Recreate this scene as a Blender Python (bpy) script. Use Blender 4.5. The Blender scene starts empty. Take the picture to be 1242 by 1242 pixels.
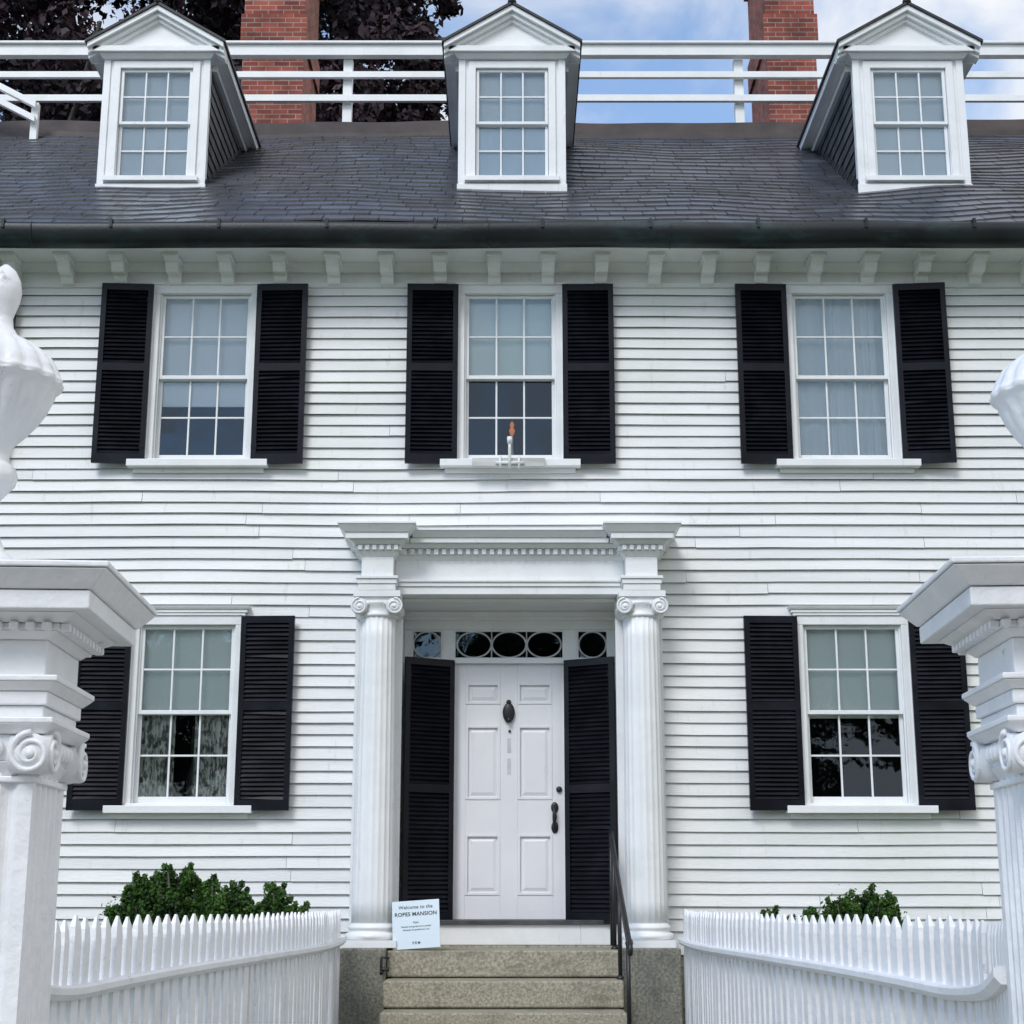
import bpy, math, random
import numpy as np
from mathutils import Matrix, Vector, noise
random.seed(7); np.random.seed(7)
EYE=1.65
scene=bpy.context.scene
scene.view_settings.view_transform='Standard'
scene.view_settings.look='None'
scene.view_settings.exposure=0

# ---------------------------------------------------------------- materials
def new_mat(name):
    m=bpy.data.materials.new(name); m.use_nodes=True
    nt=m.node_tree; b=nt.nodes['Principled BSDF']
    return m,nt,b
def N(nt,t,**k):
    n=nt.nodes.new(t)
    for a,v in k.items(): setattr(n,a,v)
    return n
def noise_mat(name,c1,c2,scale=3,rough=.5,bump=.0,bscale=40,stretch=(1,1,1),detail=6,rng=(.35,.65),spec=.5,tint=None,c3=None,s3=.6,st3=(1,1,1),r3=(.52,.75),c4=None,s4=5,r4=(.6,.7),st4=(1,1,1)):
    m,nt,b=new_mat(name); L=nt.links
    tc=N(nt,'ShaderNodeTexCoord'); mp=N(nt,'ShaderNodeMapping'); mp.inputs['Scale'].default_value=stretch
    L.new(tc.outputs['Object'],mp.inputs['Vector'])
    no=N(nt,'ShaderNodeTexNoise'); no.inputs['Scale'].default_value=scale; no.inputs['Detail'].default_value=detail
    L.new(mp.outputs[0],no.inputs['Vector'])
    cr=N(nt,'ShaderNodeValToRGB'); e=cr.color_ramp.elements
    e[0].position=rng[0]; e[0].color=(*c1,1); e[1].position=rng[1]; e[1].color=(*c2,1)
    L.new(no.outputs['Fac'],cr.inputs['Fac']); col=cr.outputs['Color']
    for c_,s_,t_,r_ in ((c3,s3,st3,r3),(c4,s4,st4,r4)):
        if not c_: continue
        m3=N(nt,'ShaderNodeMapping'); m3.inputs['Scale'].default_value=t_; L.new(tc.outputs['Object'],m3.inputs['Vector'])
        n3=N(nt,'ShaderNodeTexNoise'); n3.inputs['Scale'].default_value=s_; n3.inputs['Detail'].default_value=8
        n3.inputs['Roughness'].default_value=.7
        L.new(m3.outputs[0],n3.inputs['Vector'])
        mr=N(nt,'ShaderNodeMapRange'); mr.inputs[1].default_value=r_[0]; mr.inputs[2].default_value=r_[1]
        L.new(n3.outputs['Fac'],mr.inputs[0])
        mx=N(nt,'ShaderNodeMix',data_type='RGBA'); L.new(mr.outputs[0],mx.inputs['Factor'])
        L.new(col,mx.inputs['A']); mx.inputs['B'].default_value=(*c_,1); col=mx.outputs['Result']
    if tint:
        at=N(nt,'ShaderNodeAttribute'); at.attribute_name='tint'
        mr=N(nt,'ShaderNodeMapRange'); mr.inputs[3].default_value=tint[0]; mr.inputs[4].default_value=tint[1]
        L.new(at.outputs['Fac'],mr.inputs[0])
        mx=N(nt,'ShaderNodeMix',data_type='RGBA',blend_type='MULTIPLY'); mx.inputs['Factor'].default_value=1
        L.new(col,mx.inputs['A']); L.new(mr.outputs[0],mx.inputs['B']); col=mx.outputs['Result']
    L.new(col,b.inputs['Base Color'])
    b.inputs['Roughness'].default_value=rough
    b.inputs['Specular IOR Level'].default_value=spec
    if bump>0:
        n2=N(nt,'ShaderNodeTexNoise'); n2.inputs['Scale'].default_value=bscale; n2.inputs['Detail'].default_value=5
        L.new(mp.outputs[0],n2.inputs['Vector'])
        bp=N(nt,'ShaderNodeBump'); bp.inputs['Strength'].default_value=bump; bp.inputs['Distance'].default_value=.01
        L.new(n2.outputs['Fac'],bp.inputs['Height']); L.new(bp.outputs[0],b.inputs['Normal'])
    return m
M_clap=noise_mat('clapboard_white_paint',(.77,.78,.77),(.85,.855,.845),scale=1.6,rough=.5,bump=.25,bscale=22,stretch=(.5,1,5),c3=(.69,.74,.67),s3=.5,tint=(.93,1.02),c4=(.58,.59,.54),s4=9,r4=(.59,.80),st4=(1.6,1,.35))
M_butt=noise_mat('clapboard_butt_shade_grime',(.08,.08,.07),(.36,.36,.34),scale=3.5,rough=.9,stretch=(.6,1,6),rng=(.3,.72))  # dark board undersides: shadow line painted in, together with gap grime
M_trim=noise_mat('trim_white_paint',(.80,.81,.81),(.86,.87,.87),scale=4,rough=.42,bump=.15,bscale=35,c3=(.70,.72,.69),s3=1.5,r3=(.55,.8),c4=(.58,.58,.54),s4=7,r4=(.62,.8),st4=(2,2,.5))
M_post=noise_mat('old_thick_white_paint',(.79,.80,.82),(.86,.865,.875),scale=6,rough=.36,bump=.6,bscale=22,c3=(.66,.66,.68),s3=2.6,r3=(.55,.8),c4=(.42,.41,.39),s4=9,r4=(.645,.72))
M_door=noise_mat('door_white_paint',(.77,.77,.80),(.82,.82,.84),scale=3,rough=.35,bump=.08,c4=(.62,.62,.62),s4=6,r4=(.62,.8),st4=(2,2,.5))
M_shut=noise_mat('shutter_black_paint',(.002,.0025,.006),(.006,.007,.012),scale=5,rough=.34,bump=.08,c3=(.012,.014,.02),s3=2.5,spec=.22)
M_slate=noise_mat('roof_slate',(.026,.031,.045),(.075,.084,.110),scale=2.0,rough=.34,bump=.12,bscale=24,tint=(.5,1.4),c3=(.055,.072,.125),s3=.7,r3=(.45,.66),spec=.6)
M_cheek=noise_mat('cheek_slate',(.035,.04,.045),(.08,.085,.095),scale=3,rough=.55,bump=.3,tint=(.5,1.2))
M_curb=noise_mat('curb_brown_metal',(.028,.02,.018),(.06,.043,.038),scale=3,rough=.6,bump=.2)
M_gutter=noise_mat('copper_gutter',(.007,.009,.011),(.018,.024,.026),scale=2.2,rough=.42,bump=.2,c3=(.028,.075,.078),s3=1.1,spec=.4,r3=(.54,.76),st3=(1,1,3))
M_blk=noise_mat('black_roof_edge',(.012,.012,.014),(.03,.03,.032),scale=8,rough=.55,bump=.2)
M_iron=noise_mat('black_iron',(.008,.008,.009),(.02,.02,.022),scale=10,rough=.4,bump=.1)
M_granite=noise_mat('granite_steps',(.20,.185,.135),(.47,.43,.33),scale=55,rough=.75,bump=.5,bscale=60,c3=(.15,.145,.10),s3=2.4,rng=(.3,.7),st3=(1,1,3),c4=(.09,.09,.07),s4=5,r4=(.58,.75),st4=(1,1,.6))
M_granite2=noise_mat('granite_pedestal',(.12,.12,.095),(.34,.33,.27),scale=45,rough=.8,bump=.6,bscale=50,c3=(.10,.105,.085),s3=3,rng=(.3,.7))
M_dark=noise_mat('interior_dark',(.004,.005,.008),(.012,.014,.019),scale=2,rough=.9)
M_shade=noise_mat('window_shade',(.82,.89,.84),(.88,.93,.88),scale=1.2,rough=.9)
M_shade_b=noise_mat('window_shade_cool',(.81,.87,.90),(.88,.92,.94),scale=1.2,rough=.9)
M_lead=noise_mat('transom_lead',(.45,.46,.47),(.6,.61,.62),scale=8,rough=.5)
M_thresh=noise_mat('threshold_dark',(.04,.04,.045),(.09,.09,.095),scale=8,rough=.5)
M_grass=noise_mat('lawn',(.03,.06,.015),(.07,.11,.03),scale=8,rough=.95,bump=.6,bscale=80,c3=(.06,.07,.03),s3=.3)
M_walk=noise_mat('walk_stone',(.28,.26,.23),(.40,.38,.34),scale=12,rough=.85,bump=.3)
M_bark=noise_mat('bark',(.05,.045,.04),(.11,.10,.09),scale=6,rough=.9,bump=.6,stretch=(1,1,.2))
M_sign=noise_mat('sign_board',(.60,.70,.75),(.65,.74,.79),scale=2,rough=.45)
M_ink=noise_mat('sign_ink',(.02,.03,.04),(.03,.04,.05),scale=2,rough=.6)
M_paper=noise_mat('tape_residue',(.55,.55,.58),(.62,.62,.64),scale=9,rough=.7)
M_wood=noise_mat('weathered_plank',(.45,.45,.42),(.66,.66,.64),scale=6,rough=.7,stretch=(.3,1,2))

def leaf_mat(name,c1,c2,trans,rough=.5):
    m,nt,b=new_mat(name); L=nt.links
    at=N(nt,'ShaderNodeAttribute'); at.attribute_name='tint'
    cr=N(nt,'ShaderNodeValToRGB'); e=cr.color_ramp.elements
    e[0].color=(*c1,1); e[1].color=(*c2,1); L.new(at.outputs['Fac'],cr.inputs['Fac'])
    L.new(cr.outputs['Color'],b.inputs['Base Color']); b.inputs['Roughness'].default_value=rough
    b.inputs['Specular IOR Level'].default_value=.3
    if trans>0:
        out=nt.nodes['Material Output']; tr=N(nt,'ShaderNodeBsdfTranslucent'); L.new(cr.outputs['Color'],tr.inputs['Color'])
        mx=N(nt,'ShaderNodeMixShader'); mx.inputs[0].default_value=trans
        L.new(b.outputs[0],mx.inputs[1]); L.new(tr.outputs[0],mx.inputs[2]); L.new(mx.outputs[0],out.inputs['Surface'])
    return m
M_beech=leaf_mat('copper_beech_leaf',(.008,.006,.010),(.050,.026,.038),0,.6)
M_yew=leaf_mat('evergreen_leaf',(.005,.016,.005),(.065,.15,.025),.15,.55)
M_street=leaf_mat('street_tree_leaf',(.010,.022,.008),(.05,.09,.03),0,.7)

def glass_mat():
    m,nt,b=new_mat('window_glass'); L=nt.links; nt.nodes.remove(b)
    out=nt.nodes['Material Output']
    tc=N(nt,'ShaderNodeTexCoord'); no=N(nt,'ShaderNodeTexNoise'); no.inputs['Scale'].default_value=4
    L.new(tc.outputs['Object'],no.inputs['Vector'])
    bp=N(nt,'ShaderNodeBump'); bp.inputs['Strength'].default_value=.12; bp.inputs['Distance'].default_value=.02
    L.new(no.outputs['Fac'],bp.inputs['Height'])
    g=N(nt,'ShaderNodeBsdfGlossy'); g.inputs['Roughness'].default_value=.02; g.inputs['Color'].default_value=(.75,.88,1,1)
    L.new(bp.outputs[0],g.inputs['Normal'])
    t=N(nt,'ShaderNodeBsdfTransparent'); t.inputs['Color'].default_value=(.97,.99,.99,1)
    fr=N(nt,'ShaderNodeFresnel'); fr.inputs['IOR'].default_value=1.5
    ma=N(nt,'ShaderNodeMath',operation='MULTIPLY'); ma.inputs[1].default_value=1.6
    L.new(fr.outputs[0],ma.inputs[0])
    mx=N(nt,'ShaderNodeMixShader'); L.new(ma.outputs[0],mx.inputs[0]); L.new(t.outputs[0],mx.inputs[1]); L.new(g.outputs[0],mx.inputs[2])
    L.new(mx.outputs[0],out.inputs['Surface'])
    return m
M_glass=glass_mat()

def curtain_mat(name,c1,c2,alpha,sc):
    m,nt,b=new_mat(name); L=nt.links
    tc=N(nt,'ShaderNodeTexCoord'); mp=N(nt,'ShaderNodeMapping'); mp.inputs['Scale'].default_value=(1,1,.45); L.new(tc.outputs['Object'],mp.inputs[0])
    w=N(nt,'ShaderNodeTexNoise'); w.inputs['Scale'].default_value=sc; w.inputs['Detail'].default_value=2
    L.new(mp.outputs[0],w.inputs['Vector'])
    cr=N(nt,'ShaderNodeValToRGB'); e=cr.color_ramp.elements; e[0].position=.35;e[1].position=.65
    e[0].color=(*c1,1); e[1].color=(*c2,1); L.new(w.outputs['Fac'],cr.inputs['Fac']); L.new(cr.outputs[0],b.inputs['Base Color'])
    b.inputs['Roughness'].default_value=.9
    if alpha:
        mr=N(nt,'ShaderNodeMapRange'); mr.inputs[1].default_value=.42; mr.inputs[2].default_value=.55; mr.inputs[3].default_value=alpha[0]; mr.inputs[4].default_value=alpha[1]
        L.new(w.outputs['Fac'],mr.inputs[0]); L.new(mr.outputs[0],b.inputs['Alpha'])
    return m
M_lace=curtain_mat('lace_curtain',(.62,.66,.58),(.80,.82,.75),(.25,.85),30)
M_sheer=curtain_mat('sheer_curtain',(.76,.84,.88),(.82,.88,.91),None,3)

def brick_mat():
    m,nt,b=new_mat('red_brick'); L=nt.links
    tc=N(nt,'ShaderNodeTexCoord'); sx=N(nt,'ShaderNodeSeparateXYZ'); L.new(tc.outputs['Object'],sx.inputs[0])
    ad=N(nt,'ShaderNodeMath',operation='ADD'); L.new(sx.outputs[0],ad.inputs[0]); L.new(sx.outputs[1],ad.inputs[1])
    cb=N(nt,'ShaderNodeCombineXYZ'); L.new(ad.outputs[0],cb.inputs[0]); L.new(sx.outputs[2],cb.inputs[1])
    br=N(nt,'ShaderNodeTexBrick'); L.new(cb.outputs[0],br.inputs['Vector'])
    br.inputs['Scale'].default_value=1; br.inputs['Brick Width'].default_value=.215; br.inputs['Row Height'].default_value=.072
    br.inputs['Mortar Size'].default_value=.007; br.inputs['Color1'].default_value=(.36,.085,.055,1); br.inputs['Color2'].default_value=(.17,.04,.03,1)
    br.inputs['Mortar'].default_value=(.34,.25,.21,1); br.inputs['Mortar Smooth'].default_value=.2
    no=N(nt,'ShaderNodeTexNoise'); no.inputs['Scale'].default_value=3; no.inputs['Detail'].default_value=6; L.new(tc.outputs['Object'],no.inputs['Vector'])
    mr=N(nt,'ShaderNodeMapRange'); mr.inputs[1].default_value=.3; mr.inputs[2].default_value=.7; mr.inputs[3].default_value=.5; mr.inputs[4].default_value=1.25; L.new(no.outputs['Fac'],mr.inputs[0])
    mx=N(nt,'ShaderNodeMix',data_type='RGBA',blend_type='MULTIPLY'); mx.inputs['Factor'].default_value=1
    L.new(br.outputs['Color'],mx.inputs['A']); L.new(mr.outputs[0],mx.inputs['B']); L.new(mx.outputs['Result'],b.inputs['Base Color'])
    bp=N(nt,'ShaderNodeBump'); bp.inputs['Strength'].default_value=.6; bp.inputs['Distance'].default_value=.008; bp.invert=True
    L.new(br.outputs['Fac'],bp.inputs['Height']); L.new(bp.outputs[0],b.inputs['Normal']); b.inputs['Roughness'].default_value=.85
    return m
M_brick=brick_mat()

# ---------------------------------------------------------------- builder
class MB:
    def __init__(s): s.v=[];s.f=[];s.m=[];s.t=[];s.sm=[];s.M=Matrix.Identity(4);s.mi=0;s.tint=.5;s.smooth=False
    def verts(s,pts):
        b=len(s.v)
        if s.M==Matrix.Identity(4): s.v.extend([tuple(p) for p in pts])
        else: s.v.extend([tuple(s.M@Vector(p)) for p in pts])
        return b
    def face(s,idx): s.f.append(tuple(idx)); s.m.append(s.mi); s.t.append(s.tint); s.sm.append(s.smooth)
    def poly(s,pts):
        b=s.verts(pts); s.face(range(b,b+len(pts)))
    def hexa(s,p):
        b=s.verts(p)
        for q in ((0,3,2,1),(4,5,6,7),(0,1,5,4),(1,2,6,5),(2,3,7,6),(3,0,4,7)): s.face([b+i for i in q])
    def box(s,x0,x1,y0,y1,z0,z1):
        if x0>x1:x0,x1=x1,x0
        if y0>y1:y0,y1=y1,y0
        if z0>z1:z0,z1=z1,z0
        s.hexa([(x0,y0,z0),(x1,y0,z0),(x1,y1,z0),(x0,y1,z0),(x0,y0,z1),(x1,y0,z1),(x1,y1,z1),(x0,y1,z1)])
    def frust(s,a,z0,b,z1):
        x0,x1,y0,y1=a; X0,X1,Y0,Y1=b
        s.hexa([(x0,y0,z0),(x1,y0,z0),(x1,y1,z0),(x0,y1,z0),(X0,Y0,z1),(X1,Y0,z1),(X1,Y1,z1),(X0,Y1,z1)])
    def prism_x(s,poly,x0,x1):
        n=len(poly); b=s.verts([(x0,y,z) for y,z in poly]+[(x1,y,z) for y,z in poly])
        s.face([b+i for i in range(n)]); s.face([b+n+i for i in reversed(range(n))])
        for i in range(n):
            j=(i+1)%n; s.face([b+i,b+n+i,b+n+j,b+j])
    def prism_y(s,poly,y0,y1):
        n=len(poly); b=s.verts([(x,y0,z) for x,z in poly]+[(x,y1,z) for x,z in poly])
        s.face([b+i for i in range(n)]); s.face([b+n+i for i in reversed(range(n))])
        for i in range(n):
            j=(i+1)%n; s.face([b+i,b+n+i,b+n+j,b+j])
    def lathe(s,prof,n,cx,cy,fn=None):
        old=s.smooth; s.smooth=True
        pts=[]
        for r,z in prof:
            for k in range(n):
                a=2*math.pi*k/n; rr=r*(fn(a,z) if fn else 1)
                pts.append((cx+rr*math.cos(a),cy+rr*math.sin(a),z))
        b=s.verts(pts)
        for i in range(len(prof)-1):
            for k in range(n):
                k2=(k+1)%n; s.face([b+i*n+k,b+i*n+k2,b+(i+1)*n+k2,b+(i+1)*n+k])
        s.face([b+k for k in reversed(range(n))]); s.face([b+(len(prof)-1)*n+k for k in range(n)])
        s.smooth=old
    def tube(s,pts,r,n=8):
        old=s.smooth; s.smooth=True
        pts=[Vector(p) for p in pts]; m=len(pts)
        rs=r if isinstance(r,(list,tuple)) else [r]*m
        out=[]; ref=None
        for i in range(m):
            t=(pts[min(i+1,m-1)]-pts[max(i-1,0)]).normalized()
            if ref is None:
                ref=Vector((0,0,1)) if abs(t.z)<.9 else Vector((1,0,0))
            u=(ref-t*ref.dot(t)).normalized(); w=t.cross(u); ref=u
            for k in range(n):
                a=2*math.pi*k/n; out.append(pts[i]+(u*math.cos(a)+w*math.sin(a))*rs[i])
        b=s.verts(out)
        for i in range(m-1):
            for k in range(n):
                k2=(k+1)%n; s.face([b+i*n+k,b+i*n+k2,b+(i+1)*n+k2,b+(i+1)*n+k])
        s.face([b+k for k in reversed(range(n))]); s.face([b+(m-1)*n+k for k in range(n)])
        s.smooth=old
    def sphere(s,c,rx,ry,rz,n=16,m=9):
        old=s.smooth; s.smooth=True; pts=[]
        for i in range(m):
            ph=-math.pi/2+math.pi*(i+.02)/(m-.96)
            for k in range(n):
                a=2*math.pi*k/n; pts.append((c[0]+rx*math.cos(ph)*math.cos(a),c[1]+ry*math.cos(ph)*math.sin(a),c[2]+rz*math.sin(ph)))
        b=s.verts(pts)
        for i in range(m-1):
            for k in range(n):
                k2=(k+1)%n; s.face([b+i*n+k,b+i*n+k2,b+(i+1)*n+k2,b+(i+1)*n+k])
        s.smooth=old
    def sweep(s,path,sec):
        P=[Vector(p) for p in path]; n=len(sec); out=[]
        for i,p in enumerate(P):
            t=P[min(i+1,len(P)-1)]-P[max(i-1,0)]; t.z=0; t.normalize(); nn=Vector((t.y,-t.x,0))
            for l,dz in sec: out.append(p+nn*l+Vector((0,0,dz)))
        b=s.verts(out)
        for i in range(len(P)-1):
            for k in range(n):
                k2=(k+1)%n; s.face([b+i*n+k,b+i*n+k2,b+(i+1)*n+k2,b+(i+1)*n+k])
        s.face([b+k for k in range(n)]); s.face([b+(len(P)-1)*n+k for k in reversed(range(n))])
    def spiral(s,c,axis,R,side,rt,turns=2.1):
        pts=[];rs=[]
        nn=40
        for i in range(nn+1):
            u=i/nn; a=math.pi/2 + side*u*turns*2*math.pi
            r=R*(1-u)*.95+.008
            px=r*math.cos(a); pz=r*math.sin(a)
            if axis=='y': pts.append((c[0]+px,c[1],c[2]+pz))
            else: pts.append((c[0],c[1]+px,c[2]+pz))
            rs.append(rt*(1-.5*u))
        s.tube(pts,rs,6)
    def obj(s,name,mats,parent=None,bevel=0,fixn=True,loc=None):
        me=bpy.data.meshes.new(name); me.from_pydata(s.v,[],s.f)
        for m in mats: me.materials.append(m)
        me.polygons.foreach_set('material_index',s.m); me.polygons.foreach_set('use_smooth',s.sm)
        at=me.attributes.new('tint','FLOAT','FACE'); at.data.foreach_set('value',s.t)
        me.update()
        if fixn:
            import bmesh
            bm=bmesh.new(); bm.from_mesh(me); bmesh.ops.recalc_face_normals(bm,faces=bm.faces); bm.to_mesh(me); bm.free()
        o=bpy.data.objects.new(name,me); scene.collection.objects.link(o)
        if parent: o.parent=parent
        else: o.location=(0,0,EYE) if loc is None else loc
        if bevel>0:
            b=o.modifiers.new('bevel','BEVEL'); b.width=bevel; b.segments=2; b.limit_method='ANGLE'; b.angle_limit=math.radians(40)
        return o
def empty(name,loc=(0,0,EYE),rot=(0,0,0)):
    e=bpy.data.objects.new(name,None); e.location=loc; e.rotation_euler=rot; e.empty_display_size=.3
    scene.collection.objects.link(e); return e

# all heights below are measured from the eye-level datum (1.65 m above the ground)
house=empty('white_clapboard_house')
G=-1.65
HX=7.6
UP=[(-5.24,.80),(-2.69,.80),(-.015,.80),(2.874,.83),(5.60,.80)]
LO=[(-5.26,.80),(-2.71,.80),(2.84,.82),(5.60,.80)]
UZ=(3.60,5.11,4.345); LZ=(.69,2.16,1.43)
DOORX=(-.93,.89)
openings=[(c-w/2,c+w/2,UZ[0],UZ[1]) for c,w in UP]+[(c-w/2,c+w/2,LZ[0],LZ[1]) for c,w in LO]+[(DOORX[0],DOORX[1],-.6,2.40)]
# ---------------------------------------------------------------- clapboards
mb=MB(); z=-.42; row=0
def wav(x,z): return .012*noise.noise((x*.5,z*.35,3.1))+.003*noise.noise((x*2.3,z*4,9.7))
while z<5.22:
    exp=.0985+.004*math.sin(row*1.7)+random.uniform(-.002,.002)
    zt=z+exp
    iv=[(-HX,HX)]
    for a,b_,c,d in openings:
        if zt>c+.004 and z<d-.004:
            nv=[]
            for p,q in iv:
                if b_<=p or a>=q: nv.append((p,q)); continue
                if a>p: nv.append((p,a))
                if b_<q: nv.append((b_,q))
            iv=nv
    for p,q in iv:
        x=p
        while x<q-1e-6:
            L_=random.uniform(1.2,4.2); xe=min(q,x+L_)
            if q-xe<.4: xe=q
            n=max(1,int((xe-x)/.28)); dy=random.uniform(-.004,.003); dz=random.uniform(-.004,.004)
            mb.tint=random.random()
            gap=.0016
            pts=[]
            for i in range(n+1):
                xx=x+gap+(xe-x-2*gap)*i/n; w=wav(xx,z)+dz; w2=wav(xx,z+exp)
                yb=-.028+dy+.004*noise.noise((xx*1.5,z*7,1))
                pts+= [(xx,-.004,z+w),(xx,yb,z+w),(xx,-.006,zt+w2+.008)]
            b=mb.verts(pts)
            for i in range(n):
                k=b+3*i
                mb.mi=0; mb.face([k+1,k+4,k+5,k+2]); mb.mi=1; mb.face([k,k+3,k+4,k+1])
            mb.face([b,b+1,b+2]); k=b+3*n; mb.face([k,k+2,k+1])
            x=xe
    z=zt; row+=1
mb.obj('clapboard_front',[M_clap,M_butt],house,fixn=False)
mb=MB()
def backing(zs,ze,iv):
    for p,q in iv: mb.box(p,q,-.004,.12,zs,ze)
backing(-.45,.62,[(-HX,-.94),(.90,HX)])
def gaps(lst,m=.02):
    out=[];x=-HX
    for c,w in lst:
        out.append((x,c-w/2-m)); x=c+w/2+m
    out.append((x,HX)); return out
g=gaps(LO); 
g2=[]
for p,q in g:
    if p<0<q: g2+= [(p,-.94),(.90,q)]
    else: g2.append((p,q))
backing(.62,2.22,g2); backing(2.22,2.44,[(-HX,-.94),(.90,HX)]); backing(2.44,3.5,[(-HX,HX)]); backing(3.5,5.16,gaps(UP)); backing(5.16,5.4,[(-HX,HX)])
mb.box(-HX,-HX+.12,.121,11,-.45,5.4); mb.box(HX-.12,HX,.121,11,-.45,5.4); mb.box(-HX,HX,11,11.12,-.45,5.4)
for sx in (-1,1): mb.box(sx*HX-.02 if sx<0 else HX-.14,sx*HX+.14 if sx<0 else HX+.02,-.05,-.029,-.42,5.2)
mb.obj('wall_sheathing',[M_clap],house)
mb=MB(); mb.box(-HX-.02,-1.0,-.03,11.1,G,-.45); mb.box(.96,HX+.02,-.03,11.1,G,-.45); mb.obj('foundation',[M_granite2],house)
mb=MB(); mb.box(-HX,-1.30,-.05,-.034,-.50,-.40); mb.box(1.30,HX,-.05,-.034,-.50,-.40); mb.obj('water_table',[M_trim],house,.004)

# ---------------------------------------------------------------- windows
def sash(mb,gl,x0,x1,z0,z1,y,cols=3,rows=2,st=.034,bot=.045,top=.03,mun=.016):
    mb.box(x0,x0+st,y,y+.035,z0,z1); mb.box(x1-st,x1,y,y+.035,z0,z1)
    mb.box(x0+st,x1-st,y+.001,y+.034,z0,z0+bot); mb.box(x0+st,x1-st,y+.001,y+.034,z1-top,z1)
    gx0,gx1,gz0,gz1=x0+st,x1-st,z0+bot,z1-top
    for i in range(1,cols):
        c=gx0+(gx1-gx0)*i/cols; mb.box(c-mun/2,c+mun/2,y+.006,y+.03,gz0,gz1)
    for i in range(1,rows):
        c=gz0+(gz1-gz0)*i/rows; mb.box(gx0,gx1,y+.008,y+.028,c-mun/2,c+mun/2)
    for i in range(cols):
        for j in range(rows):
            a0=gx0+(gx1-gx0)*i/cols; a1=gx0+(gx1-gx0)*(i+1)/cols
            c0=gz0+(gz1-gz0)*j/rows; c1=gz0+(gz1-gz0)*(j+1)/rows
            e=[random.uniform(-.0014,.0014) for _ in range(3)]
            gl.poly([(a0,y+.018+e[0],c0),(a1,y+.018+e[1],c0),(a1,y+.018+e[1]+e[2],c1),(a0,y+.018+e[0]+e[2],c1)])
def window(c,w,Z,lower,shade,kind):
    z0,z1,mr=Z; x0,x1=c-w/2,c+w/2
    mb=MB(); gl=MB()
    cw=.066
    mb.box(x0-cw,x0,-.05,.10,z0,z1); mb.box(x1,x1+cw,-.05,.10,z0,z1)
    mb.box(x0-cw,x1+cw,-.052,.10,z1,z1+.075)
    for s_ in (-1,1):
        xx=x0-cw if s_<0 else x1+cw
        mb.box(xx-.012,xx+.012,-.064,-.02,z0,z1+.075)
    mb.box(x0-cw-.015,x1+cw+.015,-.066,-.02,z1+.076,z1+.098)
    if lower:
        mb.box(x0-cw-.03,x1+cw+.03,-.075,-.01,z1+.099,z1+.125)
        mb.frust((x0-cw-.04,x1+cw+.04,-.085,-.01),z1+.126,(x0-cw-.055,x1+cw+.055,-.10,-.01),z1+.15)
    mb.box(x0-.20,x1+.20,-.125,.0,z0-.082,z0-.022)
    mb.box(x0-cw,x1+cw,-.06,.10,z0-.021,z0)
    mb.box(x0-.16,x1+.16,-.045,-.02,z0-.125,z0-.083)
    mb.box(x0,x0+.014,-.02,.0,z0,z1); mb.box(x1-.014,x1,-.02,.0,z0,z1)
    sash(mb,gl,x0+.004,x1-.004,mr-.012,z1-.002,.0,bot=.034)
    sash(mb,gl,x0+.004,x1-.004,z0+.002,mr+.018,.040,top=.032,bot=.055)
    mb.obj('window_frame',[M_trim],house,.0035)
    gl.obj('window_glass',[M_glass],house,fixn=False)
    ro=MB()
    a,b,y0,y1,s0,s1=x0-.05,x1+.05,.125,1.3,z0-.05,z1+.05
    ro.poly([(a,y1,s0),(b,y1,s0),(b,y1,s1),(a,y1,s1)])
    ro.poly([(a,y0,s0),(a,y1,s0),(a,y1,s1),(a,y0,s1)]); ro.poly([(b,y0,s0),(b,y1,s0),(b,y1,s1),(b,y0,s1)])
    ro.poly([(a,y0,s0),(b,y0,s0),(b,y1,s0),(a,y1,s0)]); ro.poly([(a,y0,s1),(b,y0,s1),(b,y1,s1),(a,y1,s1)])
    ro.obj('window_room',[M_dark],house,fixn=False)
    if shade is not None:
        sh=MB(); sh.box(x0+.01,x1-.01,.080,.084,shade,z1-.01); sh.box(x0+.01,x1-.01,.078,.088,shade-.018,shade)
        sh.obj('window_shade',[M_shade_b if kind=='cool' else M_shade],house)
    if kind in('sheer','lace'):
        cu=MB(); n=70
        rngs=[(x0+.01,x1-.01)] if kind=='sheer' else [(x0+.01,x0+.31),(x1-.33,x1-.01)]
        for p,q in rngs:
            pts=[]
            for i in range(n+1):
                xx=p+(q-p)*i/n; yy=.108+.010*math.sin(i*.75+math.sin(i*.21)*2)
                pts+=[(xx,yy,z0),(xx,yy,z1 if kind=='sheer' else mr+.1)]
            b_=cu.verts(pts)
            for i in range(n): cu.face([b_+2*i,b_+2*i+2,b_+2*i+3,b_+2*i+1])
        cu.obj('curtain',[M_sheer if kind=='sheer' else M_lace],house,fixn=False)
sh_up=[(4.3,'cool'),(4.12,'cool'),(4.36,'warm'),(None,'sheer'),(4.3,'cool')]
for (c,w),(s_,k) in zip(UP,sh_up): window(c,w,UZ,False,s_,k)
sh_lo=[(1.4,'warm'),(1.47,'lace'),(1.41,'warm'),(1.3,'warm')]
for (c,w),(s_,k) in zip(LO,sh_lo): window(c,w,LZ,True,s_,k)
mb=MB(); mb.lathe([(.03,3.6),(.02,3.68),(.012,3.75),(.012,3.86)],12,.0,.16); mb.mi=1
mb.lathe([(.012,3.865),(.022,3.89),(.027,3.915),(.012,3.94),(.02,3.955),(.018,3.975),(.004,3.995)],12,.0,.16)
mc,nt,b=new_mat('amber_glass'); b.inputs['Base Color'].default_value=(.8,.22,.05,1); b.inputs['Roughness'].default_value=.2
b.inputs['Emission Color'].default_value=(1,.3,.08,1); b.inputs['Emission Strength'].default_value=.3
mb.obj('table_lamp',[M_lead,mc],house)
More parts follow.
